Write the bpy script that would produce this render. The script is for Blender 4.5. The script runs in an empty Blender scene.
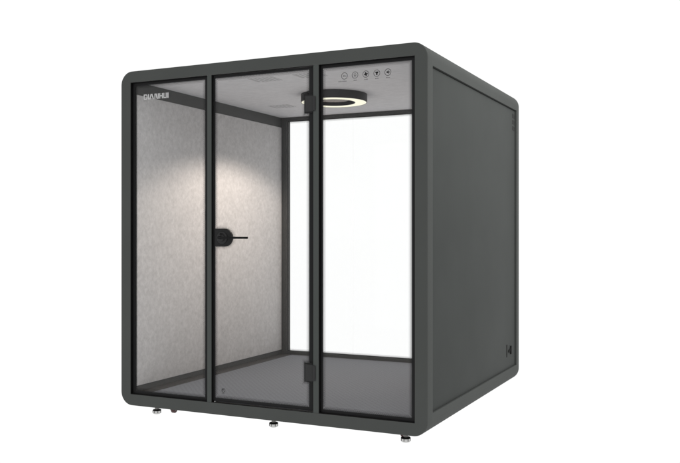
import bpy, bmesh, math, random
from mathutils import Vector
random.seed(7)
sc = bpy.context.scene
col = sc.collection
PI = math.pi
W, D, H, R = 2.196, 2.15, 2.25, 0.09      # booth width, depth, height, corner radius
GZ = 0.072                                # the booth body stands this far above the ground
ORG = {None: Vector((0, 0, 0))}

# ------------------------------------------------------------------ materials
def mat(name, base, rough=0.5, metal=0.0, spec=0.5, noise=None, bump=None, coat=0):
    m = bpy.data.materials.new(name); m.use_nodes = True
    nt = m.node_tree; b = nt.nodes['Principled BSDF']
    b.inputs['Base Color'].default_value = (*base, 1)
    b.inputs['Roughness'].default_value = rough
    b.inputs['Metallic'].default_value = metal
    b.inputs['Specular IOR Level'].default_value = spec
    tc = nt.nodes.new('ShaderNodeTexCoord')
    if noise:
        scale, amp, stretch = noise
        mp = nt.nodes.new('ShaderNodeMapping'); mp.inputs['Scale'].default_value = stretch
        nz = nt.nodes.new('ShaderNodeTexNoise'); nz.inputs['Scale'].default_value = scale
        nz.inputs['Detail'].default_value = 6
        rp = nt.nodes.new('ShaderNodeMapRange')
        rp.inputs[1].default_value = 0.3; rp.inputs[2].default_value = 0.7
        rp.inputs[3].default_value = 1 - amp; rp.inputs[4].default_value = 1 + amp
        vm = nt.nodes.new('ShaderNodeVectorMath'); vm.operation = 'SCALE'
        vm.inputs[0].default_value = base
        nt.links.new(tc.outputs['Object'], mp.inputs[0]); nt.links.new(mp.outputs[0], nz.inputs['Vector'])
        nt.links.new(nz.outputs[0], rp.inputs[0]); nt.links.new(rp.outputs[0], vm.inputs['Scale'])
        nt.links.new(vm.outputs[0], b.inputs['Base Color'])
    if bump:
        nz2 = nt.nodes.new('ShaderNodeTexNoise'); nz2.inputs['Scale'].default_value = bump[0]
        nz2.inputs['Detail'].default_value = 4
        bp = nt.nodes.new('ShaderNodeBump'); bp.inputs['Strength'].default_value = bump[1]
        bp.inputs['Distance'].default_value = 0.002
        nt.links.new(tc.outputs['Object'], nz2.inputs['Vector']); nt.links.new(nz2.outputs[0], bp.inputs['Height'])
        nt.links.new(bp.outputs[0], b.inputs['Normal'])
    return m

def felt(name, base, stretchA, stretchB, amp=0.11):
    """pressed polyester felt: fine fibres over soft cloudy mottling"""
    m = bpy.data.materials.new(name); m.use_nodes = True
    nt = m.node_tree; N = nt.nodes; L = nt.links
    b = N['Principled BSDF']; b.inputs['Roughness'].default_value = 0.95
    b.inputs['Specular IOR Level'].default_value = 0.1
    tc = N.new('ShaderNodeTexCoord')
    def layer(scale, st, rot, det, a):
        mp = N.new('ShaderNodeMapping'); mp.inputs['Scale'].default_value = st; mp.inputs['Rotation'].default_value = rot
        nz = N.new('ShaderNodeTexNoise'); nz.inputs['Scale'].default_value = scale; nz.inputs['Detail'].default_value = det
        nz.inputs['Distortion'].default_value = 0.15
        rp = N.new('ShaderNodeMapRange'); rp.inputs[1].default_value = .32; rp.inputs[2].default_value = .68
        rp.inputs[3].default_value = 1 - a; rp.inputs[4].default_value = 1 + a
        L.new(tc.outputs['Object'], mp.inputs[0]); L.new(mp.outputs[0], nz.inputs['Vector']); L.new(nz.outputs[0], rp.inputs[0])
        return rp.outputs[0], nz.outputs[0]
    o1, n1 = layer(31, stretchA, (0.5, 0.5, 0.2), 5, amp)
    o2, n2 = layer(85, stretchB, (-0.4, 0.3, 0), 4, amp * .8)
    o3, n3 = layer(9, (1, 1, 1), (0, 0, 0), 2, amp * .25)
    m1 = N.new('ShaderNodeMath'); m1.operation = 'MULTIPLY'; L.new(o1, m1.inputs[0]); L.new(o2, m1.inputs[1])
    m2 = N.new('ShaderNodeMath'); m2.operation = 'MULTIPLY'; L.new(m1.outputs[0], m2.inputs[0]); L.new(o3, m2.inputs[1])
    vm = N.new('ShaderNodeVectorMath'); vm.operation = 'SCALE'; vm.inputs[0].default_value = base
    L.new(m2.outputs[0], vm.inputs['Scale']); L.new(vm.outputs[0], b.inputs['Base Color'])
    bp = N.new('ShaderNodeBump'); bp.inputs['Strength'].default_value = .25; bp.inputs['Distance'].default_value = .002
    L.new(n2, bp.inputs['Height']); L.new(bp.outputs[0], b.inputs['Normal'])
    return m

def carpet():
    m = bpy.data.materials.new('woven carpet'); m.use_nodes = True
    nt = m.node_tree; N = nt.nodes; L = nt.links
    b = N['Principled BSDF']; b.inputs['Roughness'].default_value = .95; b.inputs['Specular IOR Level'].default_value = .1
    tc = N.new('ShaderNodeTexCoord')
    outs = []
    for rz in (0.55, -0.75):
        mp = N.new('ShaderNodeMapping'); mp.inputs['Rotation'].default_value = (0, 0, rz)
        wv = N.new('ShaderNodeTexWave'); wv.inputs['Scale'].default_value = 10.5; wv.inputs['Distortion'].default_value = .5
        wv.inputs['Detail'].default_value = 2; wv.inputs['Detail Scale'].default_value = 3
        L.new(tc.outputs['Object'], mp.inputs[0]); L.new(mp.outputs[0], wv.inputs['Vector']); outs.append(wv.outputs['Fac'])
    mul = N.new('ShaderNodeMath'); mul.operation = 'ADD'; L.new(outs[0], mul.inputs[0]); L.new(outs[1], mul.inputs[1])
    nz = N.new('ShaderNodeTexNoise'); nz.inputs['Scale'].default_value = 160; nz.inputs['Detail'].default_value = 3
    L.new(tc.outputs['Object'], nz.inputs['Vector'])
    ad = N.new('ShaderNodeMath'); ad.operation = 'ADD'; L.new(mul.outputs[0], ad.inputs[0]); L.new(nz.outputs[0], ad.inputs[1])
    rp = N.new('ShaderNodeMapRange'); rp.inputs[1].default_value = .4; rp.inputs[2].default_value = 2.4
    rp.inputs[3].default_value = .91; rp.inputs[4].default_value = 1.09; L.new(ad.outputs[0], rp.inputs[0])
    vm = N.new('ShaderNodeVectorMath'); vm.operation = 'SCALE'; vm.inputs[0].default_value = FLOORC
    L.new(rp.outputs[0], vm.inputs['Scale']); L.new(vm.outputs[0], b.inputs['Base Color'])
    return m

def emis(name, c, s):
    m = bpy.data.materials.new(name); m.use_nodes = True
    nt = m.node_tree; nt.nodes.clear()
    e = nt.nodes.new('ShaderNodeEmission'); e.inputs[0].default_value = (*c, 1); e.inputs[1].default_value = s
    o = nt.nodes.new('ShaderNodeOutputMaterial'); nt.links.new(e.outputs[0], o.inputs[0])
    return m

def glass_mat(k=0.3):
    m = bpy.data.materials.new('clear glass'); m.use_nodes = True
    nt = m.node_tree; N = nt.nodes; N.clear(); L = nt.links
    fr = N.new('ShaderNodeFresnel'); fr.inputs[0].default_value = 1.35
    mu = N.new('ShaderNodeMath'); mu.operation = 'MULTIPLY'; mu.inputs[1].default_value = k
    tr = N.new('ShaderNodeBsdfTransparent'); tr.inputs[0].default_value = (.992, .994, .993, 1)
    gl = N.new('ShaderNodeBsdfGlossy'); gl.inputs['Roughness'].default_value = .02
    mx = N.new('ShaderNodeMixShader'); o = N.new('ShaderNodeOutputMaterial')
    L.new(fr.outputs[0], mu.inputs[0]); L.new(mu.outputs[0], mx.inputs[0])
    L.new(tr.outputs[0], mx.inputs[1]); L.new(gl.outputs[0], mx.inputs[2]); L.new(mx.outputs[0], o.inputs[0])
    return m

FLOORC = (.175, .185, .203)
M = dict(
    shell=mat('dark grey powder coat', (.0590, .0628, .0598), .7, spec=.09, noise=(3, .04, (1, 1, 1)), bump=(350, .06)),
    mullion=mat('dark grey anodised bar', (.0590, .0650, .0620), .7, spec=.09, bump=(300, .05)),
    panel=mat('dark grey side sheet', (.0505, .0543, .0520), .72, spec=.07, noise=(2.5, .05, (1, 1, 1)), bump=(260, .08)),
    groove=mat('dark gap', (.006, .0065, .006), .8, spec=.1),
    gasket=mat('black rubber', (.004, .004, .004), .6, spec=.12),
    frit=mat('black ceramic print', (.012, .012, .0125), .45, spec=.1),
    inner=mat('charcoal inner frame', (.062, .063, .062), .55, spec=.3, noise=(6, .06, (1, 1, 1))),
    skirt=mat('charcoal skirting', (.050, .048, .046), .6, spec=.2),
    felt=felt('light grey felt', (.585, .575, .575), (1, 1.0, 1.0), (1, 1.2, .7), .08),
    ceil=felt('grey ceiling felt', (.68, .675, .69), (.5, 1.2, 1), (.4, 1.4, 1), .05),
    carpet=carpet(),
    black=mat('matt black metal', (.012, .012, .0122), .5, spec=.15),
    blackg=mat('black satin metal', (.004, .004, .0042), .4, spec=.12),
    cover=mat('dark hinge cover', (.022, .022, .0225), .55, spec=.2),
    lamp=mat('charcoal lamp housing', (.04, .04, .042), .5, spec=.25),
    grille=mat('perforated grille', (.16, .145, .135), .7),
    light=emis('warm lit diffuser', (1.0, .972, .79), 1.03),
    vent=mat('dim grey vent slot', (.42, .42, .43), .8),
    chrome=mat('chrome', (.50, .50, .49), .18, 1.0),
    steel=mat('threaded steel', (.16, .155, .15), .4, 1.0),
    red=mat('dark red caster rubber', (.045, .010, .010), .5),
    white=mat('white print', (.43, .43, .43), .8, spec=.1),
    ink=mat('black print', (.012, .012, .012), .7, spec=.1),
    inkg=mat('grey print', (.10, .10, .10), .7, spec=.1),
    louvre=mat('side louvre', (.017, .018, .017), .6, spec=.2),
    glass=glass_mat(),
    ground=emis('self-lit white floor', (1, 1, 1), 1.03),  # floor glows by itself, so the booth leaves no contact shadow
)
# fine perforation on the lamp grille
def perf(m):
    nt = m.node_tree; N = nt.nodes; L = nt.links; b = N['Principled BSDF']
    tc = N.new('ShaderNodeTexCoord'); v = N.new('ShaderNodeTexVoronoi'); v.inputs['Scale'].default_value = 75
    v.inputs['Randomness'].default_value = .15
    cr = N.new('ShaderNodeValToRGB'); cr.color_ramp.elements[0].position = .32; cr.color_ramp.elements[0].color = (.008, .008, .008, 1)
    cr.color_ramp.elements[1].position = .42; cr.color_ramp.elements[1].color = (.55, .49, .45, 1)
    L.new(tc.outputs['Object'], v.inputs['Vector']); L.new(v.outputs['Distance'], cr.inputs[0]); L.new(cr.outputs[0], b.inputs['Base Color'])
perf(M['grille'])

# ------------------------------------------------------------------ mesh helpers
def box(bm, x0, x1, y0, y1, z0, z1, bev=0):
    vs = [bm.verts.new(p) for p in ((x0,y0,z0),(x1,y0,z0),(x1,y1,z0),(x0,y1,z0),(x0,y0,z1),(x1,y0,z1),(x1,y1,z1),(x0,y1,z1))]
    fs = [bm.faces.new([vs[i] for i in q]) for q in ((0,3,2,1),(4,5,6,7),(0,1,5,4),(1,2,6,5),(2,3,7,6),(3,0,4,7))]
    if bev:
        es = list({e for f in fs for e in f.edges})
        bmesh.ops.bevel(bm, geom=es, offset=bev, segments=2, affect='EDGES', profile=.5)
def prism(bm, pts, y0, y1, axis='y'):
    """extrude a 2D outline (x,z) along y, or (y,z) along x, or (x,y) along z"""
    def P(a, b, t):
        return {'y': (a, t, b), 'x': (t, a, b), 'z': (a, b, t)}[axis]
    A = [bm.verts.new(P(a, b, y0)) for a, b in pts]; B = [bm.verts.new(P(a, b, y1)) for a, b in pts]
    n = len(pts)
    bm.faces.new(A); bm.faces.new(B[::-1])
    for i in range(n):
        bm.faces.new([A[i], B[i], B[(i+1) % n], A[(i+1) % n]])
def lathe(bm, prof, c, axis='z', n=48, closed=False):
    """prof: (radius, height) list around an axis through c"""
    rings = []
    for r, h in prof:
        ring = []
        for i in range(n):
            a = 2*PI*i/n; u, v = r*math.cos(a), r*math.sin(a)
            p = {'z': (u, v, h), 'y': (u, h, v), 'x': (h, u, v)}[axis]
            ring.append(bm.verts.new((c[0]+p[0], c[1]+p[1], c[2]+p[2])))
        rings.append(ring)
    K = len(rings)
    for k in range(K if closed else K-1):
        a, b = rings[k], rings[(k+1) % K]
        for i in range(n):
            j = (i+1) % n
            bm.faces.new([a[i], a[j], b[j], b[i]])
    if not closed:
        bm.faces.new(rings[0][::-1]); bm.faces.new(rings[-1])
def obj(name, bm, m, parent=None, label=None, ang=28):
    bmesh.ops.recalc_face_normals(bm, faces=bm.faces[:])
    bm.normal_update()
    for f in bm.faces: f.smooth = True
    for e in bm.edges:
        e.smooth = len(e.link_faces) == 2 and e.calc_face_angle(0) < math.radians(ang)
    xs = [v.co for v in bm.verts]
    mn = Vector([min(v[i] for v in xs) for i in range(3)]); mx = Vector([max(v[i] for v in xs) for i in range(3)])
    c = (mn+mx)/2; c.z = mn.z
    for v in bm.verts: v.co -= c
    me = bpy.data.meshes.new(name); bm.to_mesh(me); bm.free()
    me.materials.append(M[m] if isinstance(m, str) else m)
    o = bpy.data.objects.new(name, me); col.objects.link(o)
    if parent is not None: o.parent = parent
    o.location = c - ORG[parent.name if parent is not None else None]
    ORG[o.name] = c.copy()
    if label: o['label'] = label
    return o
def part(name, m, parent, *fn, **k):
    bm = bmesh.new()
    for f, a in fn: f(bm, *a)
    return obj(name, bm, m, parent, **k)
def copy_part(o, delta):
    c = o.copy(); col.objects.link(c); c.location = o.location + Vector(delta)
    ORG[c.name] = ORG[o.name] + Vector(delta)
    for ch in list(o.children):
        d = ch.copy(); col.objects.link(d); d.parent = c; ORG[d.name] = ORG[ch.name] + Vector(delta)
    return c

# ------------------------------------------------------------------ the booth
root = bpy.data.objects.new('office_booth', None); col.objects.link(root)
root.location = (W/2, D/2, -GZ); root.empty_display_size = .3
ORG['office_booth'] = Vector((W/2, D/2, -GZ))
root['label'] = 'dark grey soundproof office booth with rounded frame, glass front door and lit ring lamp inside'
root['category'] = 'office booth'

# rounded-rectangle outline, optionally inset
def rrect(x0, x1, z0, z1, r, n=14):
    pts = []
    for cx, cz, a0 in ((x1-r, z1-r, 0), (x0+r, z1-r, PI/2), (x0+r, z0+r, PI), (x1-r, z0+r, 1.5*PI)):
        for i in range(n+1):
            a = a0 + (PI/2)*i/n
            pts.append((cx+r*math.cos(a), cz+r*math.sin(a)))
    return pts
OX0, OX1, OZ0, OZ1 = .084, 2.115, .079, 2.1705     # front opening
def end_ring(bm, yf, yb, flip):
    """front or rear frame ring with a softened outer edge; yf is the outer face"""
    s = 1 if not flip else -1
    steps = [(.007, 0), (.0035, .0008), (.0012, .003), (0, .0075)]
    loops = []
    for o, d in steps:
        loops.append([(x, yf+s*d, z) for x, z in rrect(o, W-o, o, H-o, R-o)])
    loops.append([(x, yb, z) for x, z in rrect(0, W, 0, H, R)])
    L = [[bm.verts.new(p) for p in lp] for lp in loops]
    n = len(L[0])
    for a, b in zip(L, L[1:]):
        for i in range(n):
            bm.faces.new([a[i], a[(i+1) % n], b[(i+1) % n], b[i]])
    # faces towards the opening: corner fans + straight quads
    e = .003 if not flip else 0
    inn = [(OX1+e, OZ1+e), (OX0-e, OZ1+e), (OX0-e, OZ0-e), (OX1+e, OZ0-e)]
    q = n//4
    for loop, y in ((L[0], yf), (L[-1], yb)):
        w_ = .04 if (y == yb and not flip) else 0
        I = [bm.verts.new((x+(w_ if x > 1 else -w_), y, z+(w_ if z > 1 else -w_))) for x, z in inn]
        for k in range(4):
            arc = loop[k*q:(k+1)*q]
            for i in range(len(arc)-1): bm.faces.new([I[k], arc[i], arc[i+1]])
            bm.faces.new([I[k], arc[-1], loop[((k+1)*q) % n], I[(k+1) % 4]])
        if y == yf: If = I
        else: Ib = I
    for k in range(4):
        bm.faces.new([If[k], If[(k+1) % 4], Ib[(k+1) % 4], Ib[k]])
SZ0, SZ1, SY0, SY1 = .126, 2.123, .085, 2.066        # recess in each side
def arc(cx, cz, a0, a1, n=14):
    return [(cx+R*math.cos(a0+(a1-a0)*i/n), cz+R*math.sin(a0+(a1-a0)*i/n)) for i in range(n+1)]
bm = bmesh.new()
end_ring(bm, 0, SY0, False)
end_ring(bm, D, SY1, True)
top = [(0, SZ1)] + arc(R, H-R, PI, PI/2) + arc(W-R, H-R, PI/2, 0) + [(W, SZ1), (W-.05, SZ1), (W-.05, 2.2), (.05, 2.2), (.05, SZ1)]
bot = [(W, SZ0)] + arc(W-R, R, 0, -PI/2) + arc(R, R, -PI/2, -PI) + [(0, SZ0), (.05, SZ0), (.05, .04), (W-.05, .04), (W-.05, SZ0)]
prism(bm, top, SY0, SY1); prism(bm, bot, SY0, SY1)
obj('shell', bm, 'shell', root)
# recessed side sheets with a dark groove around them
for sx in (0, 1):
    X = (lambda v: W-v) if sx else (lambda v: v)
    a, b = sorted((X(.012), X(.03)))
    sp = part('side_panel', 'panel', root, (box, (a, b, SY0+.001, SY1-.012, SZ0+.0005, SZ1-.006, .0015)))
    a, b = sorted((X(.031), X(.04)))
    part('panel_groove', 'groove', sp, (box, (a, b, SY0, SY1, SZ0, SZ1)))
    if sx:
        lab = ['topmost dark louvre slot', 'middle dark louvre slot', 'lowest dark louvre slot']
        for k, (z0, z1) in enumerate(((2.056, 2.088), (2.008, 2.040), (1.960, 1.992))):
            bm = bmesh.new()
            xx = W-.0113
            box(bm, xx-.004, xx, 1.978, 2.046, z0, z1)
            for i in range(4): 
                zz = z0+.004+i*.008
                box(bm, xx-.001, xx+.0012, 1.982, 2.042, zz, zz+.003)
            obj('louvre', bm, 'louvre', sp, label=lab[k])
        bm = bmesh.new(); xx = W-.012
        box(bm, xx-.003, xx+.002, 1.800, 1.826, .218, .312, .001)
        obj('cable_slot', bm, 'ink', sp)
        bm = bmesh.new()
        lathe(bm, [(.012, -.001), (.012, .004), (.009, .007)], (xx, 1.868, .257), 'x', 16)
        prism(bm, [(1.892, .264), (1.915, .284), (1.950, .262), (1.925, .238), (1.908, .240)], xx-.001, xx+.006, 'x')
        box(bm, xx-.001, xx+.010, 1.912, 1.928, .228, .292, .002)
        obj('power_socket', bm, 'ink', sp)

# front bays
bays = [(OX0, .699), (.732, 1.465), (1.503, OX1)]
for a, b in ((.699, .732), (1.465, 1.503)):
    part('mullion', 'mullion', root, (box, (a+.0004, b-.0004, .0006, .045, OZ0-.003, OZ1+.003, .0012)))
def rect_ring(bm, x0, x1, z0, z1, t, y0, y1, tb=None, tt=None):
    tb = tb or t; tt = tt or t
    box(bm, x0, x0+t, y0, y1, z0, z1); box(bm, x1-t, x1, y0, y1, z0, z1)
    box(bm, x0+t, x1-t, y0, y1, z0, z0+tb); box(bm, x0+t, x1-t, y0, y1, z1-tt, z1)
for a, b in bays:
    bm = bmesh.new(); rect_ring(bm, a-(.003 if a == OX0 else 0), b+(.003 if b == OX1 else 0), OZ0-.003, OZ1+.003, .003, .0015, .034)
    obj('gasket', bm, 'gasket', root)

def frit(bm, x0, x1, z0, z1, y, sl, sr, st, sb, rows=4, pitch=.0062):
    """solid black band around a pane, then rows of shrinking dots"""
    def quad(a, b, c, d):
        bm.faces.new([bm.verts.new(p) for p in ((a, y, c), (b, y, c), (b, y, d), (a, y, d))])
    quad(x0, x0+sl, z0, z1); quad(x1-sr, x1, z0, z1)
    quad(x0+sl, x1-sr, z0, z0+sb); quad(x0+sl, x1-sr, z1-st, z1)
    def dot(x, z, r):
        vs = [bm.verts.new((x+r*math.cos(PI/3*i), y, z+r*math.sin(PI/3*i))) for i in range(6)]
        bm.faces.new(vs)
    ix0, ix1, iz0, iz1 = x0+sl, x1-sr, z0+sb, z1-st
    for k in range(rows):
        r = pitch*(.43 - .075*k)
        d = pitch*(.35+k*.82)
        ax0, ax1, az0, az1 = ix0+d, ix1-d, iz0+d, iz1-d
        n = int((ax1-ax0)/pitch); m_ = int((az1-az0)/pitch)
        off = .5*(k % 2)
        for i in range(n):
            x = ax0+(i+off)*(ax1-ax0)/n
            if i or off: dot(x, az0, r); dot(x, az1, r)
        if not off:
            for cx_ in (ax0, ax1):
                dot(cx_, az0, r); dot(cx_, az1, r)
        for j in range(1, m_):
            z = az0+(j+off)*(az1-az0)/m_
            dot(ax0, z, r); dot(ax1, z, r)

def pane(name, a, b, z0, z1, y, label=None):
    return part(name, 'glass', root, (box, (a, b, y, y+.010, z0, z1)), label=label)
GY = .022
panes = []
for k, (a, b) in enumerate(bays):
    a2 = a+.0005 if k else a+.0005; b2 = b-.0005
    if k == 1:
        p = pane('door', a2+.003, b2-.003, OZ0+.006, OZ1-.002, GY-.004, 'hinged glass door leaf with black handle and two hinges')
        y = GY-.0048
        bm = bmesh.new(); frit(bm, a2+.003, b2-.003, OZ0+.006, OZ1-.002, y, .0155, .031, .016, .020)
    else:
        p = pane('glass_panel', a2, b2, OZ0, OZ1, GY, 'glass panel with white lettering at the top' if k == 0 else 'glass panel with a row of five round icons')
        y = GY-.0008
        bm = bmesh.new(); frit(bm, a2, b2, OZ0, OZ1, y, .020 if k == 0 else .018, .028 if k == 0 else .022, .018, .020)
    if k == 1:
        def halo(pts, off, r, st=0):
            n = len(pts); P = []
            for i in range(n):
                (ax, az), (bx, bz) = pts[i], pts[(i+1) % n]
                ln = math.hypot(bx-ax, bz-az)
                if ln < 1e-6: continue
                nx, nz = (bz-az)/ln, -(bx-ax)/ln
                m_ = max(1, round(ln/.0056))
                for j in range(m_):
                    t = (j+st)/m_
                    P.append((ax+(bx-ax)*t+nx*off, az+(bz-az)*t+nz*off))
            for (x, z) in P:
                if a2+.022 < x < b2-.036:
                    bm.faces.new([bm.verts.new((x+r*math.cos(PI/3*q), y, z+r*math.sin(PI/3*q))) for q in range(6)])
        zc_, h_ = 1.132, .0575
        D_ = [(.760, zc_-h_)] + [(.830+h_*math.sin(t), zc_-h_*math.cos(t)) for t in [PI*i/24 for i in range(25)]] + [(.760, zc_+h_)]
        for off, rr, st in ((.003, .0023, 0), (.0078, .0018, .5), (.0126, .0014, 0), (.0174, .0009, .5)):
            halo(D_, off, rr, 0)
            for z0, z1 in ((1.886, 2.000), (.258, .376)):
                halo([(1.400-off, z0-off), (1.46, z0-off)], 0, rr, st); halo([(1.400-off, z1+off), (1.46, z1+off)], 0, rr, st)
                halo([(1.400-off, z0-off), (1.400-off, z1+off)], 0, rr, st)
    obj('glass_border', bm, 'frit', p)
    panes.append(p)

# lettering on the left pane
def stroke(bm, x0, z0, x1, z1, w, y, t=.0006):
    d = Vector((x1-x0, z1-z0)).normalized(); n = Vector((-d.y, d.x))*w/2
    prism(bm, [(x0+n.x, z0+n.y), (x1+n.x, z1+n.y), (x1-n.x, z1-n.y), (x0-n.x, z0-n.y)], y-t, y)
bm = bmesh.new()
LX, LZ, LW, LH = .176, 2.054, .207, .0355
YP = GY-.0012
def bar(f0, f1, g0, g1): box(bm, LX+f0*LW, LX+f1*LW, YP-.0006, YP, LZ+g0*LH, LZ+g1*LH)
def para(pts): prism(bm, [(LX+a*LW, LZ+b*LH) for a, b in pts], YP-.0006, YP)
bar(.0, .035, 0, 1); para([(.035, 0), (.115, 0), (.15, .2), (.112, .26), (.1, .2), (.035, .2)])
para([(.035, .8), (.1, .8), (.112, .74), (.15, .8), (.115, 1), (.035, 1)]); bar(.113, .15, .26, .74)
bar(.17, .21, 0, 1)
para([(.225, 0), (.275, 1), (.315, 1), (.268, 0)]); para([(.315, 1), (.345, 1), (.41, 0), (.365, 0), (.305, .9)])
bar(.43, .467, 0, 1); bar(.565, .602, 0, 1); para([(.467, 1), (.515, 1), (.565, 0), (.517, 0)])
bar(.622, .66, 0, 1); bar(.725, .762, 0, 1); bar(.66, .725, .4, .6)
bar(.782, .82, 0, 1); bar(.875, .912, 0, 1); bar(.82, .875, 0, .2)
bar(.935, .985, 0, 1)
obj('lettering', bm, 'white', panes[0], label='white DIANHUI lettering')

# five round icons with tiny captions on the right pane
YI = GY-.0012
def ring2d(bm, cx, cz, r0, r1, y, n=32):
    a = []; b = []
    for i in range(n):
        t = 2*PI*i/n; a.append(bm.verts.new((cx+r0*math.cos(t), y, cz+r0*math.sin(t)))); b.append(bm.verts.new((cx+r1*math.cos(t), y, cz+r1*math.sin(t))))
    for i in range(n): bm.faces.new([a[i], a[(i+1) % n], b[(i+1) % n], b[i]])
def disc2d(bm, cx, cz, rx, rz, y, n=20, rot=0):
    vs = []
    for i in range(n):
        t = 2*PI*i/n; u, v = rx*math.cos(t), rz*math.sin(t)
        vs.append(bm.verts.new((cx+u*math.cos(rot)-v*math.sin(rot), y, cz+u*math.sin(rot)+v*math.cos(rot))))
    bm.faces.new(vs)
def poly2d(bm, pts, y): bm.faces.new([bm.verts.new((a, y, b)) for a, b in pts])
il = ['thin key symbol icon', 'thin lamp symbol icon', 'black fan symbol icon', 'black light symbol icon', 'black speaker symbol icon']
for k, x in enumerate((1.665, 1.734, 1.804, 1.874, 1.944)):
    z = 2.0955; bm = bmesh.new(); y = YI
    ring2d(bm, x, z, .0178, .0205, y)
    if k == 0:
        ring2d(bm, x-.005, z, .0028, .005, y-.0002, 16); stroke(bm, x, z, x+.011, z, .002, y-.0001); stroke(bm, x+.009, z, x+.009, z-.004, .002, y-.0009)
    elif k == 1:
        ring2d(bm, x, z+.002, .006, .008, y-.0002, 20); stroke(bm, x-.004, z-.0085, x+.004, z-.0085, .002, y-.0001); stroke(bm, x, z+.002, x, z-.006, .0018, y-.0009)
    elif k == 2:
        for i in range(4):
            t = PI/2*i+.25; disc2d(bm, x+.006*math.cos(t), z+.006*math.sin(t), .0068, .0042, y-.0001*(i+1), 16, t)
        disc2d(bm, x, z, .003, .003, y-.0007)
    elif k == 3:
        poly2d(bm, [(x-.0105, z+.009), (x+.0105, z+.009), (x+.010, z+.004), (x+.0045, z-.002), (x+.0045, z-.011), (x-.0045, z-.011), (x-.0045, z-.002), (x-.010, z+.004)], y-.0002)
    else:
        poly2d(bm, [(x-.009, z-.004), (x-.002, z-.004), (x+.005, z-.011), (x+.005, z+.011), (x-.002, z+.005), (x-.009, z+.004)], y-.0002)
        stroke(bm, x+.008, z-.006, x+.010, z+.006, .002, y-.0001)
    ic = obj('icon', bm, 'ink', panes[2], label=il[k])
    # captions are unreadably small in the photograph: rows of tiny letter-height ticks
    bm = bmesh.new()
    wd = .056 if k == 0 else (.018, .018, .024, .02, .022)[k]
    xc = x-.012 if k == 0 else x
    t = xc-wd/2
    while t < xc+wd/2:
        w = random.choice((.0012, .002, .0026)); hh = random.choice((.0045, .0055, .0065))
        poly2d(bm, [(t, 2.0615), (t+w, 2.0615), (t+w, 2.0615+hh), (t, 2.0615+hh)], YI); t += w+.0011
    obj('caption', bm, 'inkg', panes[2])

# door furniture
door = panes[1]; DY = GY-.004
# round safety mark printed low on the door leaf
bm = bmesh.new(); x, z, y = .812, .157, DY-.0012
ring2d(bm, x, z, .0118, .0142, y); poly2d(bm, [(x-.011, z+.001), (x-.004, z+.007), (x+.003, z+.006), (x+.001, z)], y-.0002)
poly2d(bm, [(x-.009, z-.006), (x-.001, z-.007), (x+.001, z-.004), (x-.008, z-.003)], y-.0002); poly2d(bm, [(x+.003, z-.010), (x+.009, z-.006), (x+.007, z-.004)], y-.0002)
for i in range(4): poly2d(bm, [(x-.008+i*.0045, z-.021), (x-.0055+i*.0045, z-.021), (x-.0055+i*.0045, z-.0175), (x-.008+i*.0045, z-.0175)], y)
obj('safety_mark', bm, 'ink', door)
# lock case: straight at the leaf edge, round towards the handle
zc = 1.132; hr = .0575
pts = [(.757, zc-hr), (.757, zc+hr)] + [(.830+hr*math.sin(t), zc+hr*math.cos(t)) for t in [PI*i/20 for i in range(21)]]
def case(bm, y0, y1, sc_=1.0):
    c = [(.757+(a-.757)*sc_, zc+(b-zc)*sc_) for a, b in pts]
    prism(bm, c, y0, y1)
bm = bmesh.new(); case(bm, DY-.018, DY-.0015)
bmesh.ops.bevel(bm, geom=[e for e in bm.edges if all(v.co.y < DY-.017 for v in e.verts)], offset=.004, segments=3, affect='EDGES')
lock = obj('lock_case', bm, 'black', door)
bm = bmesh.new(); lathe(bm, [(.038, DY-.0185), (.038, DY-.023), (.034, DY-.026), (.022, DY-.026), (.022, DY-.034), (.017, DY-.036)], (.815, 0, zc-.002), 'y', 40)
obj('rosette', bm, 'cover', lock)
bm = bmesh.new()
# lever: neck out of the rosette, then a flat bar pointing to the right
lathe(bm, [(.010, DY-.030), (.010, DY-.058), (.008, DY-.062)], (.813, 0, zc), 'y', 24)
box(bm, .806, 1.028, DY-.064, DY-.050, zc-.0075, zc+.0055, .003)
obj('lever_handle', bm, 'blackg', door)
bm = bmesh.new(); lathe(bm, [(.0085, DY-.034), (.0085, DY-.0375)], (.815, 0, zc+.022), 'y', 20); box(bm, .8135, .8165, DY-.0382, DY-.037, zc+.017, zc+.027)
obj('keyhole', bm, 'ink', lock)
# patch hinges clamping the leaf to the bar
for z0, z1, lb in ((1.886, 2.000, 'upper hinge'), (.258, .376, 'lower hinge')):
    bm = bmesh.new(); box(bm, 1.400, 1.4640, DY-.010, DY-.0015, z0, z1, .002)
    h = obj('hinge', bm, 'black', door, label=lb)
    bm = bmesh.new(); box(bm, 1.413, 1.4655, -.004, DY-.0105, z0+.008, z1-.010, .002); box(bm, 1.466, 1.482, -.007, -.0005, z0+.012, z1-.014, .002)
    obj('hinge_cover', bm, 'cover', h)
bm = bmesh.new(); lathe(bm, [(.004, OZ0+.001), (.004, OZ0+.0055)], (.752, .012, 0), 'z', 12)
obj('pivot_pin', bm, 'chrome', door)

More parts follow.
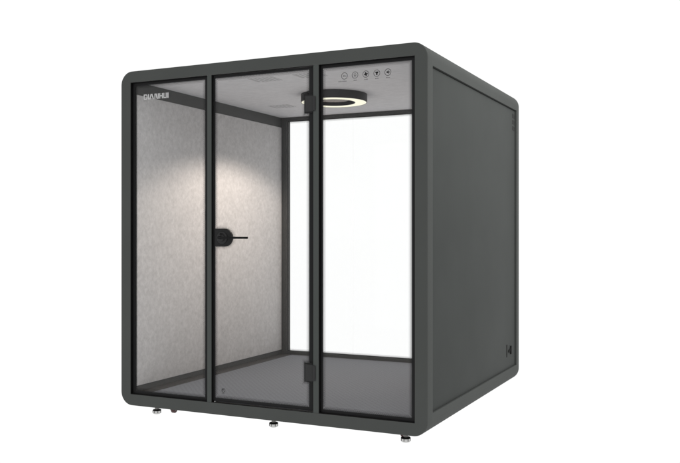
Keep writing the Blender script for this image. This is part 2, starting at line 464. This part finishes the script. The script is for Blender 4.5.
# ---- interior
FZ, CZ = .086, 2.185
IY0, IY1 = .042, 2.036
part('floor_carpet', 'carpet', root, (box, (.06, W-.06, IY0, IY1, FZ-.015, FZ)))
cp = part('ceiling_panel', 'ceil', root, (box, (.06, W-.06, IY0, IY1, CZ, CZ+.012)))
for sx in (0, 1):
    X = (lambda v: W-v) if sx else (lambda v: v)
    def xb(a, b): return sorted((X(a), X(b)))
    a, b = xb(.045, .0965)
    part('inner_frame', 'inner', root, (box, (a, b, IY0, IY1, FZ-.01, CZ+.01)))
    a, b = xb(.0968, .1015)
    part('felt_panel', 'felt', root, (box, (a, b, IY0, 2.028, .126, 2.097, .0012)))
    a, b = xb(.0968, .200)
    if sx == 0: part('skirting', 'skirt', root, (box, (a, b, IY0, 2.034, FZ-.001, FZ+.0025, .001)))
# rear frame, three panes butted along two thin joints
BZ0, BZ1 = .114, 2.154; BX0, BX1 = .149, W-.149
bm = bmesh.new(); rect_ring(bm, .097, W-.097, FZ, CZ, BX0-.097, 2.0365, 2.10, BZ0-FZ, CZ-BZ1)
bf = obj('rear_frame', bm, 'inner', root)
rg = part('rear_glass', 'glass', root, (box, (BX0, BX1, 2.052, 2.062, BZ0, BZ1)))
bm = bmesh.new(); frit(bm, BX0, BX1, BZ0, BZ1, 2.0512, .002, .002, .004, .004)
obj('glass_border', bm, 'frit', rg)
JOINT = mat('clear joint seal', (.9, .9, .9), .9, spec=0)
JOINT.node_tree.nodes['Principled BSDF'].inputs['Alpha'].default_value = .16
for x in (.79, 1.41):
    bm = bmesh.new(); bm.faces.new([bm.verts.new(p) for p in ((x-.0014, 2.0505, BZ0+.006), (x+.0014, 2.0505, BZ0+.006), (x+.0014, 2.0505, BZ1-.006), (x-.0014, 2.0505, BZ1-.006))])
    obj('joint_seal', bm, JOINT, rg)

# ceiling vents: groups of narrow slots in a thin printed frame
for x0, y0 in ((.835, .27), (1.175, .265), (.345, 1.365), (1.69, 1.365)):
    bm = bmesh.new()
    for i in range(6):
        xx = x0+.012+i*.030
        box(bm, xx, xx+.013, y0+.012, y0+.128, CZ-.0012, CZ+.002)
    rect = ((x0, x0+.19, y0, y0+.004), (x0, x0+.19, y0+.136, y0+.14), (x0, x0+.004, y0+.0042, y0+.1358), (x0+.186, x0+.19, y0+.0042, y0+.1358))
    for a, b, c, d in rect: box(bm, a, b, c, d, CZ-.0008, CZ+.002)
    obj('ceiling_vent', bm, 'vent', cp)

# ring lamp hanging flush under the middle of the ceiling
LC = (1.073, 1.095, 0); LB = 2.125
bm = bmesh.new()
lathe(bm, [(.246, CZ-.001), (.246, LB+.002), (.244, LB), (.240, LB), (.240, LB+.006), (.158, LB+.006), (.158, LB), (.153, LB), (.151, LB+.002), (.151, CZ-.001)], LC, 'z', 96, closed=True)
lathe(bm, [(.1505, CZ-.002), (.1505, LB+.035)], LC, 'z', 64)
lamp = obj('ring_lamp', bm, 'lamp', root)
bm = bmesh.new(); lathe(bm, [(.2395, LB+.0055), (.2395, LB+.001), (.1585, LB+.001), (.1585, LB+.0055)], LC, 'z', 96, closed=True)
obj('diffuser', bm, 'light', lamp)
bm = bmesh.new(); lathe(bm, [(.112, LB+.034), (.112, LB+.022), (.110, LB+.020)], LC, 'z', 64)
obj('grille', bm, 'grille', lamp)

# levelling feet and transport casters
def foot(x, y):
    bm = bmesh.new(); z0 = -GZ
    lathe(bm, [(.021, z0), (.0275, z0+.004), (.0285, z0+.010), (.0285, z0+.021), (.026, z0+.026), (.012, z0+.029)], (x, y, 0), 'z', 12)
    o = obj('levelling_foot', bm, 'chrome', root, ang=20)
    bm = bmesh.new()
    for i in range(7):  # black bars paint in the dark bands that chrome would mirror
        a = 2*PI*i/7+.2; lathe(bm, [(.0022, z0+.008), (.0022, z0+.0225)], (x+.0278*math.cos(a), y+.0278*math.sin(a), 0), 'z', 8)
    lathe(bm, [(.0290, z0+.0215), (.0290, z0+.026), (.025, z0+.0295)], (x, y, 0), 'z', 24)
    obj('grip_ring_dark_reflections', bm, 'blackg', o)
    bm = bmesh.new(); lathe(bm, [(.015, z0+.030), (.015, z0+.042), (.010, z0+.0425), (.012, .01)], (x, y, 0), 'z', 6)
    obj('stem', bm, 'steel', o)
    return o
f0 = foot(.193, .14)
for x, y in ((1.111, .14), (2.009, .14), (.193, 1.07), (2.009, 1.07), (.193, 1.96), (1.111, 1.96), (2.009, 1.96)):
    copy_part(f0, (x-.193, y-.14, 0))
bm = bmesh.new(); lathe(bm, [(.022, -.013), (.026, -.009), (.026, .009), (.022, .013)], (.318, .165, -.034), 'x', 28)
c0 = obj('caster', bm, 'red', root)
bm = bmesh.new(); box(bm, .296, .303, .150, .180, -.040, -.004, .001); box(bm, .333, .340, .150, .180, -.040, -.004, .001); box(bm, .296, .340, .145, .185, -.0035, .004)
obj('fork', bm, 'steel', c0)
copy_part(c0, (1.972-.318, .035, 0)); copy_part(c0, (0, 1.80, 0)); copy_part(c0, (1.65, 1.80, 0))

# ------------------------------------------------------------------ ground
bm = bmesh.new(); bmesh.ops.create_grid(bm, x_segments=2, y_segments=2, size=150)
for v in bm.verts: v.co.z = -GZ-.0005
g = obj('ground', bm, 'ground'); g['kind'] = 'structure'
g['label'] = 'plain self-glowing white studio floor under the booth'

# ------------------------------------------------------------------ world: a white studio, a little brighter up and to the right
w = bpy.data.worlds.new('World'); sc.world = w; w.use_nodes = True
nt = w.node_tree; N = nt.nodes; L = nt.links; bg = N['Background']; bg.inputs[0].default_value = (1, 1, 1, 1)
tc = N.new('ShaderNodeTexCoord'); dp = N.new('ShaderNodeVectorMath'); dp.operation = 'DOT_PRODUCT'
dd = Vector((.75, .15, .65)).normalized(); dp.inputs[1].default_value = dd
L.new(tc.outputs['Generated'], dp.inputs[0])
mx = N.new('ShaderNodeMath'); mx.operation = 'MAXIMUM'; mx.inputs[1].default_value = 0; L.new(dp.outputs['Value'], mx.inputs[0])
pw = N.new('ShaderNodeMath'); pw.operation = 'POWER'; pw.inputs[1].default_value = 2; L.new(mx.outputs[0], pw.inputs[0])
ma = N.new('ShaderNodeMath'); ma.operation = 'MULTIPLY_ADD'; ma.inputs[1].default_value = .22; ma.inputs[2].default_value = 1.035
L.new(pw.outputs[0], ma.inputs[0]); L.new(ma.outputs[0], bg.inputs[1])

# the lit ring lamp's downward cone
ld = bpy.data.lights.new('ring_lamp_light', 'SPOT'); ld.energy = 65; ld.color = (1, .87, .76)
ld.spot_size = math.radians(143.5); ld.spot_blend = .30; ld.shadow_soft_size = .04
lo = bpy.data.objects.new('ring_lamp_light', ld); col.objects.link(lo); lo.location = (LC[0], LC[1], LB-.004)

# softbox high on the right, outside the frame, washing the side sheet from above
al = bpy.data.lights.new('softbox', 'AREA'); al.shape = 'RECTANGLE'; al.size = 1.6; al.size_y = 2.0; al.energy = 60; al.color = (1, .995, .98)
ao = bpy.data.objects.new('softbox', al); col.objects.link(ao); ao.location = (4.3, 1.0, 3.7)
ao.rotation_euler = (Vector((2.2, 1.0, 1.9))-ao.location).to_track_quat('-Z', 'Y').to_euler()

# ------------------------------------------------------------------ camera
cd = bpy.data.cameras.new('camera'); cam = bpy.data.objects.new('camera', cd); col.objects.link(cam)
cam.location = (3.81311, -4.53573, 1.16022)
cam.rotation_euler = (PI/2, 0, math.radians(25.5438))
cd.sensor_width = 36; cd.lens = 44.798; cd.shift_y = .0024; cd.clip_end = 1000
sc.camera = cam

# lift everything so the ground is at z = 0
for o in list(col.objects):
    if o.parent is None: o.location.z += GZ

sc.view_settings.view_transform = 'Standard'; sc.view_settings.look = 'None'
sc.view_settings.exposure = 0; sc.view_settings.gamma = 1
sc.cycles.use_denoising = True
sc.cycles.transparent_max_bounces = 24
sc.cycles.max_bounces = 10; sc.cycles.diffuse_bounces = 6
sc.cycles.caustics_reflective = False; sc.cycles.caustics_refractive = False
